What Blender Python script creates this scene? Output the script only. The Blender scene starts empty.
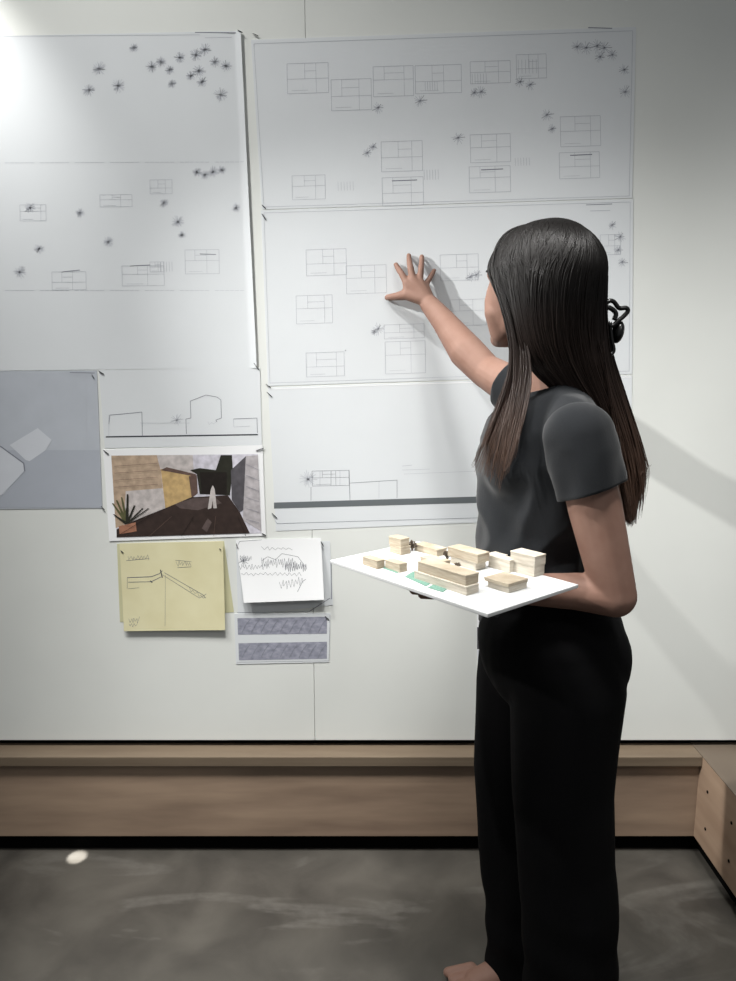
import bpy, bmesh, math, random
from mathutils import Vector, Matrix, noise
random.seed(7)
C = bpy.context.collection
H, D0, T, F = 1.36, 1.89, math.radians(10.04), 737.0
CT, ST = math.cos(T), math.sin(T)

# ---------- survey helpers: read a photo point at a known distance / plane -------------
def P(px, py, d):
    a = T + math.atan((py-490.5)/F)
    z = H - d*math.tan(a)
    dep = d*CT + (H-z)*ST
    return Vector(((px-368)/F*dep, d-D0, z))
def W(px, py, y=0.0): return P(px, py, D0+y)
def Q(px, py, z):
    a = T + math.atan((py-490.5)/F)
    return P(px, py, (H-z)/math.tan(a))

# ---------- materials ----------------------------------------------------
def lin(c): return tuple((v/12.92 if v <= .04045 else ((v+.055)/1.055)**2.4) for v in c)
def mat(name, rgb, rough=.6, spec=.3, noise_amt=0, scale=20, stretch=(1,1,1), rgb2=None, bump=0, metal=0, sheen=0):
    m = bpy.data.materials.new(name); m.use_nodes = True
    nt = m.node_tree; b = nt.nodes['Principled BSDF']
    b.inputs['Roughness'].default_value = rough
    b.inputs['Specular IOR Level'].default_value = spec
    b.inputs['Metallic'].default_value = metal
    if sheen: b.inputs['Sheen Weight'].default_value = sheen
    c1 = lin(rgb)+(1,)
    b.inputs['Base Color'].default_value = c1
    tc = nt.nodes.new('ShaderNodeTexCoord'); mp = nt.nodes.new('ShaderNodeMapping')
    mp.inputs['Scale'].default_value = stretch
    nt.links.new(tc.outputs['Object'], mp.inputs['Vector'])
    n = nt.nodes.new('ShaderNodeTexNoise'); n.inputs['Scale'].default_value = scale
    n.inputs['Detail'].default_value = 6
    nt.links.new(mp.outputs[0], n.inputs['Vector'])
    if rgb2 is None:
        rgb2 = tuple(max(0, v*(1-noise_amt)) for v in rgb)
    r = nt.nodes.new('ShaderNodeValToRGB')
    r.color_ramp.elements[0].position = .3; r.color_ramp.elements[1].position = .7
    r.color_ramp.elements[0].color = lin(rgb2)+(1,); r.color_ramp.elements[1].color = c1
    nt.links.new(n.outputs['Fac'], r.inputs['Fac'])
    nt.links.new(r.outputs[0], b.inputs['Base Color'])
    if bump:
        bp = nt.nodes.new('ShaderNodeBump'); bp.inputs['Strength'].default_value = bump
        bp.inputs['Distance'].default_value = .002
        nt.links.new(n.outputs['Fac'], bp.inputs['Height']); nt.links.new(bp.outputs[0], b.inputs['Normal'])
    return m

M = {}
M['wall'] = mat('wall_paint', (.86,.87,.855), .55, .3, .015, 6, bump=.05)
M['gap'] = mat('black_gap', (.03,.03,.03), .9, .05)
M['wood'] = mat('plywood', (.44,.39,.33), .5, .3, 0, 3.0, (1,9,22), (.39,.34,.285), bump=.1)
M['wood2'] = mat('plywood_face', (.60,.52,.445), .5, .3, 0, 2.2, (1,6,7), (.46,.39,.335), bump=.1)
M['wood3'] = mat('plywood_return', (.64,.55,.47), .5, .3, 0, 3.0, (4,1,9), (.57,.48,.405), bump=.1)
M['wood4'] = mat('plywood_top_dimmed', (.40,.36,.315), .5, .3, 0, 3.0, (4,1,9), (.36,.32,.28), bump=.1)  # return plywood darkened in colour, offsets the spots' brightness on its upper side
M['paper'] = mat('paper', (.84,.855,.865), .7, .15, .01, 8)
M['paperw'] = mat('paper_white', (.92,.925,.93), .7, .15, .01, 8)
M['yellow'] = mat('yellow_tracing_paper', (.85,.83,.69), .6, .2, 0, 14, (1,1,1), (.82,.795,.645))
M['yellow2'] = mat('yellow_tracing_under', (.78,.77,.63), .6, .2, .03, 14)
M['ink1'] = mat('ink_faint', (.70,.715,.745), .7, .1)
M['ink2'] = mat('ink_grey', (.50,.51,.55), .7, .1)
M['ink3'] = mat('ink_dark', (.26,.27,.29), .7, .1)
M['pencil'] = mat('pencil', (.42,.43,.46), .7, .1)
M['band'] = mat('ink_band', (.40,.42,.43), .7, .1)
M['bluegrey'] = mat('bluegrey_print', (.71,.73,.76), .7, .15, .03, 18)
M['bluegrey2'] = mat('bluegrey_print_pale', (.79,.805,.83), .7, .15, .02, 18)
M['bluegrey3'] = mat('bluegrey_print_deep', (.665,.685,.72), .7, .15, .02, 18)
M['hatch'] = mat('hatched_print', (.64,.645,.70), .7, .15, 0, 60, (1,1,1.5), (.50,.51,.56))
M['pin'] = mat('pin', (.25,.26,.27), .5, .3)
M['skin'] = mat('skin', (.535,.42,.37), .6, .25, 0, 30, (1,1,1), (.505,.385,.335), bump=.03)
M['shirt'] = mat('shirt_jersey', (.105,.115,.128), .85, .15, .08, 260, bump=.12, sheen=.15)
M['pants'] = mat('trouser_cloth', (.045,.045,.05), .9, .08, .1, 200, bump=.1)
M['black'] = mat('black_plastic', (.035,.035,.035), .3, .5)
M['silver'] = mat('silver', (.85,.85,.85), .2, .5, metal=1)
M['board'] = mat('foam_board', (.82,.825,.825), .6, .2, .01, 30)
M['balsa'] = mat('balsa', (.72,.68,.61), .7, .2, 0, 30, (1,1,9), (.61,.56,.485), bump=.1)
M['balsa2'] = mat('balsa_pale', (.79,.765,.715), .7, .2, 0, 30, (1,1,9), (.69,.655,.60), bump=.1)
M['balsa3'] = mat('balsa_brown', (.70,.58,.46), .7, .2, 0, 30, (1,1,9), (.58,.47,.37))
M['lawn'] = mat('green_flock', (.46,.60,.545), .9, .05, .15, 400)
M['twig'] = mat('dried_twig', (.40,.36,.32), .9, .05, .2, 100)
M['sandal'] = mat('sandal_rubber', (.06,.055,.05), .6, .3)
M['eye'] = mat('eye_white', (.62,.60,.58), .4, .3); M['iris'] = mat('iris', (.12,.07,.04), .2, .5)
M['lip'] = mat('lips', (.66,.40,.38), .45, .3)
for k, c in dict(p_wall=(.75,.66,.57), p_sky=(.86,.85,.89), p_garage=(.80,.68,.48), p_deck=(.24,.195,.18), p_dark=(.15,.13,.12),
                 p_grey=(.36,.35,.37), p_brick=(.74,.72,.73), p_deck2=(.38,.33,.32), p_white=(.80,.77,.76), p_plant=(.38,.38,.26), p_pot=(.66,.47,.38), p_tree=(.19,.19,.16), p_brown=(.42,.34,.31)).items():
    M[k] = mat(k.replace('p_', 'print_'), c, .5, .25, .18, 60)

def hairmat():
    m = mat('dark_hair', (.115,.085,.07), .45, .22)
    nt = m.node_tree; b = nt.nodes['Principled BSDF']
    g = nt.nodes.new('ShaderNodeNewGeometry'); s = nt.nodes.new('ShaderNodeSeparateXYZ')
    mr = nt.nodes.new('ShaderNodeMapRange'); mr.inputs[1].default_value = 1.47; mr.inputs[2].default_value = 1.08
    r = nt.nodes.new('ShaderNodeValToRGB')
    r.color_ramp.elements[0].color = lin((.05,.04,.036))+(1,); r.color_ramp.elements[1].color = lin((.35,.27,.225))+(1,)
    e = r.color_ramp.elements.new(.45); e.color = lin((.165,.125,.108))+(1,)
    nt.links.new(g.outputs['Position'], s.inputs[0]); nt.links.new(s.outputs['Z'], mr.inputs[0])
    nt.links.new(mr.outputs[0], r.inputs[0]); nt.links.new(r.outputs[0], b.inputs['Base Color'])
    b.inputs['Anisotropic'].default_value = .3
    return m
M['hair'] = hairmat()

def floormat():
    m = bpy.data.materials.new('stained_concrete'); m.use_nodes = True
    nt = m.node_tree; b = nt.nodes['Principled BSDF']
    tc = nt.nodes.new('ShaderNodeTexCoord')
    def nz(sc, det, dist=0, st=(1,1,1)):
        mp = nt.nodes.new('ShaderNodeMapping'); mp.inputs['Scale'].default_value = st
        mp.inputs['Rotation'].default_value = (0,0,.5)
        n = nt.nodes.new('ShaderNodeTexNoise'); n.inputs['Scale'].default_value = sc; n.inputs['Detail'].default_value = det
        n.inputs['Distortion'].default_value = dist
        nt.links.new(tc.outputs['Object'], mp.inputs[0]); nt.links.new(mp.outputs[0], n.inputs[0]); return n
    a = nz(5.5, 10, .5); v = nz(1.6, 9, 1.6, (1,2.4,1)); f = nz(40, 6)
    r = nt.nodes.new('ShaderNodeValToRGB')
    r.color_ramp.elements[0].position = .3; r.color_ramp.elements[1].position = .72
    r.color_ramp.elements[0].color = lin((.225,.215,.20))+(1,); r.color_ramp.elements[1].color = lin((.33,.317,.295))+(1,)
    nt.links.new(a.outputs[0], r.inputs[0])
    rv = nt.nodes.new('ShaderNodeValToRGB')
    rv.color_ramp.elements[0].position = .56; rv.color_ramp.elements[0].color = (0,0,0,1)
    rv.color_ramp.elements[1].position = .62; rv.color_ramp.elements[1].color = (1,1,1,1)
    e = rv.color_ramp.elements.new(.70); e.color = (.3,.3,.3,1)
    nt.links.new(v.outputs[0], rv.inputs[0])
    mul = nt.nodes.new('ShaderNodeMath'); mul.operation = 'MULTIPLY'
    nt.links.new(rv.outputs[0], mul.inputs[0]); nt.links.new(f.outputs[0], mul.inputs[1])
    mul2 = nt.nodes.new('ShaderNodeMath'); mul2.operation = 'MULTIPLY'; mul2.inputs[1].default_value = .5
    nt.links.new(mul.outputs[0], mul2.inputs[0])
    mx = nt.nodes.new('ShaderNodeMix'); mx.data_type = 'RGBA'
    nt.links.new(mul2.outputs[0], mx.inputs[0]); nt.links.new(r.outputs[0], mx.inputs[6]); mx.inputs[7].default_value = lin((.45,.44,.42))+(1,)
    nt.links.new(mx.outputs[2], b.inputs['Base Color'])
    b.inputs['Roughness'].default_value = .42; b.inputs['Specular IOR Level'].default_value = .35
    bp = nt.nodes.new('ShaderNodeBump'); bp.inputs['Strength'].default_value = .15; bp.inputs['Distance'].default_value = .003
    nt.links.new(f.outputs[0], bp.inputs['Height']); nt.links.new(bp.outputs[0], b.inputs['Normal'])
    return m
M['floor'] = floormat()

# ---------- object helpers -------------------------------------------------
def props(o, label=None, cat=None, group=None, kind=None):
    if label: o['label'] = label
    if cat: o['category'] = cat
    if group: o['group'] = group
    if kind: o['kind'] = kind
    return o
def link(name, me, mats, parent=None, smooth=False):
    o = bpy.data.objects.new(name, me); C.objects.link(o)
    for m in (mats if isinstance(mats, (list, tuple)) else [mats]): me.materials.append(m)
    if smooth:
        for p in me.polygons: p.use_smooth = True
    if parent:
        o.parent = parent; o.matrix_parent_inverse = Matrix.Translation(-parent.location)
    return o
def obj(name, bm, mats, parent=None, smooth=False):
    bmesh.ops.recalc_face_normals(bm, faces=bm.faces)
    me = bpy.data.meshes.new(name); bm.to_mesh(me); bm.free()
    return link(name, me, mats, parent, smooth)
def empty(name, loc, label, cat, group=None):
    o = bpy.data.objects.new(name, None); C.objects.link(o); o.location = loc; o.empty_display_size = .05
    bpy.context.view_layer.update()
    return props(o, label, cat, group)
def box(bm, a, b, mi=0, frame=None):
    vs = []
    for i in range(8):
        v = Vector((a[0] if not i & 1 else b[0], a[1] if not i & 2 else b[1], a[2] if not i & 4 else b[2]))
        vs.append(bm.verts.new(frame(v) if frame else v))
    for f in ((0,1,3,2),(4,6,7,5),(0,4,5,1),(2,3,7,6),(0,2,6,4),(1,5,7,3)):
        bm.faces.new([vs[i] for i in f]).material_index = mi
def bevel(bm, w, seg=2):
    bmesh.ops.bevel(bm, geom=bm.edges[:], offset=w, segments=seg, profile=.6, affect='EDGES')
def frame_of(d):
    d = d.normalized(); up = Vector((0,0,1)) if abs(d.z) < .95 else Vector((0,1,0))
    s = d.cross(up).normalized(); return s, s.cross(d).normalized()
def tube(bm, pts, rads, n=8, mi=0, caps=True):
    rings = []; s0 = None
    for i, p in enumerate(pts):
        d = (pts[min(i+1, len(pts)-1)] - pts[max(i-1, 0)])
        if s0 is None: s, u = frame_of(d)
        else:
            d.normalize(); s = (s0 - d*s0.dot(d)).normalized(); u = s.cross(d)
        s0 = s
        r = rads[i] if isinstance(rads, (list, tuple)) else rads
        rings.append([bm.verts.new(p + (s*math.cos(a)+u*math.sin(a))*r) for a in [2*math.pi*k/n for k in range(n)]])
    for a, b in zip(rings, rings[1:]):
        for k in range(n): bm.faces.new((a[k], a[(k+1) % n], b[(k+1) % n], b[k])).material_index = mi
    if caps:
        bm.faces.new(rings[0][::-1]).material_index = mi; bm.faces.new(rings[-1]).material_index = mi
def capsule(bm, p0, p1, r0, r1, side=None, fs=1.0, n=20):
    """tapered capsule; side/fs = optional direction in which it is stretched by fs"""
    p0, p1 = Vector(p0), Vector(p1); ax = (p1-p0); L = ax.length
    ax = ax.normalized() if L > 1e-6 else Vector((0,0,1))
    if side is not None:
        s = Vector(side); s = (s-ax*s.dot(ax)).normalized(); u = s.cross(ax)
    else: s, u = frame_of(ax)
    prof = []
    for k in range(1, 7):
        a = math.pi/2*(1-k/6); prof.append((-r0*math.sin(a), r0*math.cos(a)))
    for k in range(1, 8): t = k/8; prof.append((L*t, r0+(r1-r0)*t))
    for k in range(6): a = math.pi/2*k/6; prof.append((L+r1*math.sin(a), r1*math.cos(a)))
    rings = [[bm.verts.new(p0+ax*h+(s*math.cos(a)*fs+u*math.sin(a))*r) for a in [2*math.pi*j/n for j in range(n)]] for h, r in prof]
    for a, b in zip(rings, rings[1:]):
        for j in range(n): bm.faces.new((a[j], a[(j+1) % n], b[(j+1) % n], b[j]))
    v0 = bm.verts.new(p0-ax*r0); v1 = bm.verts.new(p1+ax*r1)
    for j in range(n):
        bm.faces.new((v0, rings[0][(j+1) % n], rings[0][j])); bm.faces.new((v1, rings[-1][j], rings[-1][(j+1) % n]))
def chain(bm, pts, rs, **k):
    for a, b, r0, r1 in zip(pts, pts[1:], rs, rs[1:]): capsule(bm, a, b, r0, r1, **k)
def ellipsoid(bm, c, ax, r, n=24):
    c = Vector(c); rings = []
    for i in range(1, n//2):
        th = math.pi*i/(n//2)
        rings.append([bm.verts.new(c+ax[0]*r[0]*math.sin(th)*math.cos(a)+ax[1]*r[1]*math.sin(th)*math.sin(a)+ax[2]*r[2]*math.cos(th)) for a in [2*math.pi*j/n for j in range(n)]])
    for a, b in zip(rings, rings[1:]):
        for j in range(n): bm.faces.new((a[j], a[(j+1) % n], b[(j+1) % n], b[j]))
    t = bm.verts.new(c+ax[2]*r[2]); bo = bm.verts.new(c-ax[2]*r[2])
    for j in range(n):
        bm.faces.new((t, rings[0][(j+1) % n], rings[0][j])); bm.faces.new((bo, rings[-1][j], rings[-1][(j+1) % n]))
XYZ = (Vector((1,0,0)), Vector((0,1,0)), Vector((0,0,1)))
def fuse(bm, voxel, smooth=6, fac=.5):
    """one continuous skin around overlapping volumes -> bmesh"""
    bmesh.ops.recalc_face_normals(bm, faces=bm.faces)
    me = bpy.data.meshes.new('tmp'); bm.to_mesh(me); bm.free()
    o = bpy.data.objects.new('tmp', me); C.objects.link(o)
    m = o.modifiers.new('r', 'REMESH'); m.mode = 'VOXEL'; m.voxel_size = voxel
    s = o.modifiers.new('s', 'SMOOTH'); s.iterations = smooth; s.factor = fac
    dg = bpy.context.evaluated_depsgraph_get(); dg.update()
    out = bmesh.new(); out.from_mesh(o.evaluated_get(dg).to_mesh())
    o.evaluated_get(dg).to_mesh_clear()
    bpy.data.objects.remove(o); bpy.data.meshes.remove(me)
    return out

# =========================================================== SETTING
bm = bmesh.new(); box(bm, (-3.2,-4.2,-.05), (3.2,.12,0)); props(obj('floor', bm, M['floor']), kind='structure')
SEAM = -.147
bm = bmesh.new()
for x0, x1 in ((-3.2, SEAM-.0005), (SEAM+.0005, 3.2)):
    b2 = bmesh.new(); box(b2, (x0,0,.323), (x1,.018,3.0)); bevel(b2, .0006, 1)
    me = bpy.data.meshes.new('t'); b2.to_mesh(me); b2.free(); bm.from_mesh(me); bpy.data.meshes.remove(me)
wall = props(obj('wall_back', bm, M['wall']), kind='structure')
bm = bmesh.new(); box(bm, (-3.2,.024,0), (3.2,.12,3.0)); props(obj('wall_backing', bm, M['gap'], wall))
# timber plinth along the wall with its ledge, and the return at the right
ZB, ZL0, ZL1 = .057, .275, .3036
bm = bmesh.new(); box(bm, (-3.2,-.040,ZB), (.93,.0,ZL0+.001)); bb = props(obj('baseboard_back', bm, M['wood2']), kind='structure')
bm = bmesh.new(); box(bm, (-3.2,-.055,ZL0), (.905,.022,ZL1)); bevel(bm, .0025); obj('ledge', bm, M['wood'], bb)
bm = bmesh.new(); box(bm, (-3.2,-.012,0), (.935,.02,ZB+.002)); obj('toe_kick', bm, M['gap'], bb)
bm = bmesh.new(); box(bm, (.905,-1.5,ZB), (1.9,.022,ZL1)); bevel(bm, .002); br = props(obj('baseboard_right', bm, M['wood3']), kind='structure')
bm = bmesh.new(); box(bm, (.932,-1.48,0), (1.88,.0,ZB+.002)); obj('toe_kick', bm, M['gap'], br)
bm = bmesh.new(); box(bm, (.9045,-1.5005,ZL1-.001), (1.9,.022,ZL1+.0015)); bevel(bm, .0005, 1); obj('top_dimming_skin', bm, M['wood4'], br)  # thin added skin in darkened wood, dims the overlit top of the return
for px, py in ((707.7,792),(705.5,829),(731.7,823),(729,861)):
    dep = .905*F/(px-368); v = (py-490.5)/F*dep
    y, z = dep*CT-v*ST-D0, H-dep*ST-v*CT
    bm = bmesh.new(); tube(bm, [Vector((.9035,y,z)), Vector((.9065,y,z))], .0042, 12); obj('screw_hole', bm, M['gap'], br)

# =========================================================== PAPERS ON THE WALL
class Sheet:
    def __init__(s, name, corners, m, off, label, cat, lift=None, group=None, nu=24, nv=16, px=True):
        s.c = [W(*c) for c in corners]            # tl tr br bl
        s.off = off; s.lift = lift or (lambda u, v: 0)
        g = {}; bm = bmesh.new(); th = .0004 if lift else off
        for k in (0, 1):
            for i in range(nu+1):
                for j in range(nv+1):
                    u, v = i/nu, j/nv; p = s.pt(u, v)
                    g[k,i,j] = bm.verts.new((p.x, p.y+k*th, p.z))
        for i in range(nu):
            for j in range(nv):
                bm.faces.new((g[0,i,j], g[0,i,j+1], g[0,i+1,j+1], g[0,i+1,j])); bm.faces.new((g[1,i,j], g[1,i+1,j], g[1,i+1,j+1], g[1,i,j+1]))
        for i in range(nu):
            bm.faces.new((g[0,i,0], g[0,i+1,0], g[1,i+1,0], g[1,i,0])); bm.faces.new((g[0,i,nv], g[1,i,nv], g[1,i+1,nv], g[0,i+1,nv]))
        for j in range(nv):
            bm.faces.new((g[0,0,j], g[1,0,j], g[1,0,j+1], g[0,0,j+1])); bm.faces.new((g[0,nu,j], g[0,nu,j+1], g[1,nu,j+1], g[1,nu,j]))
        bm.normal_update()
        for e in bm.edges:
            n = [tuple(round(abs(c)) for c in q.normal) for q in e.link_faces ]
            if len(n) == 2 and (n[0][1] == 0) != (n[1][1] == 0): e.smooth = False
        s.bm = bm; s.mats = [m]; s.name = name; s.label = label; s.cat = cat; s.group = group; s.kids = []
        s.layer = 0
    def pt(s, u, v):
        a = s.c[0].lerp(s.c[1], u); b = s.c[3].lerp(s.c[2], u); p = a.lerp(b, v)
        return Vector((p.x, -s.off-s.lift(u, v), p.z))
    def uv(s, x, z):                             # approximate inverse (sheets are near rectangular)
        u = v = .5
        for _ in range(6):
            p = s.pt(u, v); ex = (s.c[1]-s.c[0]).lerp(s.c[2]-s.c[3], v); ez = (s.c[3]-s.c[0]).lerp(s.c[2]-s.c[1], u)
            det = ex.x*ez.z-ex.z*ez.x; dx, dz = x-p.x, z-p.z
            u += (dx*ez.z-dz*ez.x)/det; v += (ex.x*dz-ex.z*dx)/det
        return u, v
    def mi(s, m):
        m = M[m]
        if m not in s.mats: s.mats.append(m)
        return s.mats.index(m)
    def srf(s, x, z, e):
        u, v = s.uv(x, z); return Vector((x, -s.off-s.lift(min(max(u,0),1), min(max(v,0),1))-e, z))
    def line(s, a, b, w=.0009, m='ink1', e=.00025, seg=None):
        A, B = W(*a), W(*b); d = (B-A); L = d.length
        if L < 1e-6: return
        d.normalize(); n = Vector((-d.z, 0, d.x))*w/2
        k = seg or max(1, int(L/.03)); mi = s.mi(m); pr = None
        for i in range(k+1):
            p = A.lerp(B, i/k); q = [s.bm.verts.new(s.srf((p+n).x, (p+n).z, e)), s.bm.verts.new(s.srf((p-n).x, (p-n).z, e))]
            if pr: s.bm.faces.new((pr[0], pr[1], q[1], q[0])).material_index = mi
            pr = q
    def poly(s, pts, m, e=None):
        s.layer += 1
        e = e if e is not None else .0002+.00006*s.layer
        vs = [s.bm.verts.new(s.srf(W(*p).x, W(*p).z, e)) for p in pts]
        s.bm.faces.new(vs).material_index = s.mi(m)
    def path(s, pts, w=.0009, m='ink1', e=.00025, close=False):
        pts = list(pts)+([pts[0]] if close else [])
        for a, b in zip(pts, pts[1:]): s.line(a, b, w, m, e)
    def plan(s, x, y, w, h, sl=-.033, seed=0, m='ink1', split=True, lw=.0009):
        r = random.Random(seed+int(x*7+y)); q = lambda a, b: (x+a*w+.02*b*h, y+b*h+sl*a*w)
        s.path([q(0,0), q(1,0), q(1,1), q(0,1)], lw, m, close=True)
        if split:
            a = r.uniform(.25,.45); b = r.uniform(.4,.6); c = r.uniform(.6,.8)
            s.line(q(0,b), q(1,b), lw*.8, m); s.line(q(a,0), q(a,b), lw*.8, m); s.line(q(c,0), q(c,1), lw*.8, m)
            s.line(q(a,b*.5), q(c,b*.5), lw*.7, m); s.line(q(.1,.9), q(.5,.9), lw*.6, m)
    def tree(s, x, y, r, m='ink2', n=24):
        rn = random.Random(int(x*31+y*17))
        for k in range(n):
            a = 6.283*k/n+rn.uniform(-.15,.15); q = rn.uniform(.6, 1.05)*r
            s.line((x-.1*q*math.cos(a), y-.1*q*math.sin(a)), (x+q*math.cos(a), y+q*math.sin(a)), .0009, 'ink1' if m == 'ink2' and k % 6 else m, seg=1)
    def scribble(s, x, y, w, h, n, m='pencil', lw=.0007, sl=0, seed=1):
        rn = random.Random(seed+int(x+y)); p = None
        for k in range(n):
            t = k/(n-1); q = (x+w*t+rn.uniform(-.6,.6), y+sl*w*t+(h/2 if k % 2 else -h/2)*rn.uniform(.3,1))
            if p: s.line(p, q, lw, m, seg=1)
            p = q
    def hatch(s, x, y, w, h, n=5, m='ink1', sl=-.033):
        for k in range(n): s.line((x+w*k/(n-1), y+sl*w*k/(n-1)), (x+w*k/(n-1)+.3, y+h+sl*w*k/(n-1)), .0007, m, seg=1)
    def pin(s, a, b, w=.0034):
        A, B = W(*a), W(*b); n = (B-A).normalized(); n = Vector((-n.z,0,n.x))*w/2
        s.kids.append((A, B, n))
    def done(s, bottomz=None):
        o = obj(s.name, s.bm, s.mats, None, True); props(o, s.label, s.cat, s.group)
        for A, B, n in s.kids:
            b = bmesh.new(); y = -s.off-.0012
            pa, pb = s.srf(A.x, A.z, .0012), s.srf(B.x, B.z, .0012)
            tube(b, [pa, pa.lerp(pb, .5)+Vector((0,-.0012,0)), pb], [.0009, .0013, .0009], 6)
            obj('pin', b, M['pin'], o, True)
        return o

# --- large plotted site plan, upper left; its right edge stands off the wall
def liftL(u, v): return .0045*max(0, (u-.975)/.025)**1.2*max(0, 1-.35*v) if u > .975 else 0
s = Sheet('site_plan_sheet', [(-40,37),(241,31),(257,368),(-42,371)], M['paper'], .0008,
          'largest plotted site plan at upper left, tree marks along its top, right edge curling', 'drawing', liftL, nu=160, nv=20)
for y, sl in ((163,-.004),(290.5,0)):
    for k in range(-5, 50):
        if k % 7: s.line((k*5, y+sl*k*5), (k*5+4.2, y+sl*k*5), .0008, 'ink1')
s.line((195,32.5),(236,33), .0016, 'ink2'); s.line((205,38),(232,37.5), .001, 'ink1'); s.line((0,36.5),(200,35), .0008, 'ink1')
for x, y, r in ((134,48,5),(99,69,8),(89,90,7),(118,86,8),(152,67,6),(161,62,6),(170,70,5),(180,58,6),(172,84,5),(196,55,7),(205,50,7),(199,71,7),(191,76,5),(202,82,6),(215,62,6),(226,66,6),(221,95,8),
                (197,172,5),(205,175,5),(213,172,6),(222,170,5),(236,208,5),(178,222,7),(182,235,4),(108,242,6),(39,249,6),(80,213,5),(20,272,7),(164,203,5),(30,208,6)):
    s.tree(x, y, r, 'ink2' if y < 100 else 'ink1')
for x, y, w, h in ((150,180,22,14),(100,195,32,12),(185,250,34,24),(122,266,42,20),(52,272,34,18),(20,205,26,16),(150,262,14,10)):
    s.plan(x, y, w, h, -.01, lw=.0008)
for a, b in (((62,272),(80,270)),((130,266),(150,265)),((200,254),(216,254.5))): s.line(a, b, .0016, 'ink2')
s.hatch(158,262,14,10,6)
s.pin((238,31),(243,34))
s.done()

# --- three big sheets right of it
s = Sheet('floor_plan_sheet', [(251,40),(636,27),(632,198),(262,209.5)], M['paper'], .0010,
          'uppermost large floor plan sheet right of the seam, dotted with faint trees and house plans', 'drawing')
s.path([(254,44),(632.5,31),(629,196),(264,207)], .0009, 'ink1', close=True)
s.line((588,27.8),(612,28.5), .0018, 'ink2')
for x, y, w, h in ((287,64,41,30),(331,80,40,31),(373,67,40,30),(292,176,33,24),(381,142,41,30),(382,178,41,28),(470,135,40,28),(469,167,41,26),(560,117,40,30),(559,153,40,26),(415,66,46,28),(470,62,40,22),(516,55,30,24)):
    s.plan(x, y, w, h)
for x, y, w in ((392,181,25),(481,170,22),(570,155.5,22)): s.line((x,y),(x+w,y-1), .0020, 'ink2')
for x, y, w, h in ((425,82,12,9),(424,170,14,10),(515,158,14,8),(472,74,14,10),(518,60,18,14),(338,182,15,9)): s.hatch(x, y, w, h, 6)
for x, y, r in ((378,108,7),(420,101,7),(367,153,5),(373,147,5),(458,138,7),(547,115,7),(552,129,5),(481,92,7),(474,93,5),(520,82,6),(530,85,6),(577,47,7),(586,48,7),(597,46,8),(604,48,8),(600,57,6),(624,70,6),(625,92,7),(612,55,7)):
    s.tree(x, y, r, 'ink2', 14)
s.pin((253,34),(258.5,36.5)); s.pin((262,205),(266,209)); s.done()

s = Sheet('floor_plan_sheet', [(261,210.5),(633,199),(632,374),(268,386)], M['paper'], .0009,
          'middle large floor plan sheet that the woman touches with her spread hand', 'drawing')
s.path([(264,213),(630,202),(629,371),(270,383)], .0008, 'ink1', close=True)
for x, y, w, h in ((306,250,40,26),(346,266,40,28),(296,296,36,28),(345,350,1,1),(306,353,38,24),(385,342,40,32),(440,255,38,26),(450,300,36,26),(384,325,40,14),(600,235,20,20)):
    s.plan(x, y, w, h)
for x, y, r in ((378,329,7),(374,332,4),(476,275,6),(470,277,5),(620,237,6),(612,225,5),(622,262,6),(618,250,5)): s.tree(x, y, r, 'ink2', 14)
s.line((586,205),(612,204), .0015, 'ink2'); s.line((590,211),(610,210.5), .0012, 'ink1')
s.pin((262,214),(266,220)); s.pin((266,384),(271,388)); s.done()

s = Sheet('elevation_sheet', [(268,387.5),(632,375.5),(630,516),(276,531)], M['paper'], .0008,
          'bottom large elevation sheet with a thick dark ground band, running behind the woman', 'drawing')
s.poly([(274,502.5),(629,492),(629,498.5),(274,508.5)], 'band')
s.line((277,523.5),(628,513.5), .0011, 'ink2'); s.line((277,523.5),(274,518), .0009, 'ink1')
s.plan(312,471,37,15,-.02, m='ink2'); s.path([(311,487),(311,500.5)], .0011, 'ink2'); s.path([(349,470),(350,500)], .0013, 'ink2')
s.line((331,471),(331,486), .0009, 'ink2'); s.line((320,471),(320,486), .0008, 'ink1'); s.line((340,470),(340,485), .0008, 'ink1')
s.path([(350,483),(397,480),(397,498)], .0010, 'ink2'); s.line((379,481),(379,498), .0009, 'ink1')
s.tree(308,479,9,'ink1',22); s.line((402,466),(412,465), .001,'ink1'); s.line((402,470),(430,469),.0008,'ink1')
s.line((404,474),(478,471), .0007,'ink1'); s.line((268,389),(631,377), .0022, 'paperw')
s.pin((267,392),(272,397)); s.pin((272,513),(277,518)); s.done()

# --- blue-grey aerial at far left
s = Sheet('aerial_print', [(-40,371.5),(97,370.5),(102.5,508),(-40,509.5)], M['bluegrey'], .0012,
          'blue-grey aerial print at the far left edge with a pale diagonal shape', 'drawing')
s.poly([(-40,450),(99.5,450),(102,507),(-40,508)], 'bluegrey3')
s.poly([(10,445),(38,428),(52,440),(46,450),(30,461),(26,460)], 'bluegrey2')
s.poly([(-40,430),(0,446),(24,464),(25,470),(4,494),(-40,507)], 'bluegrey2')
s.path([(-10,441),(2,447),(24,463),(25,471)], .003, 'ink2', .0007); s.line((25,471),(0,497), .0010, 'ink1', .0007)
s.line((70,372.5),(95,373), .0016, 'ink2'); s.line((72,375.5),(92,376), .0010, 'ink1'); s.line((86,376),(87,448), .0007, 'ink1')
s.pin((92,374.5),(94.5,378.5)); s.pin((101.5,506),(105,510)); s.done()

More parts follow.
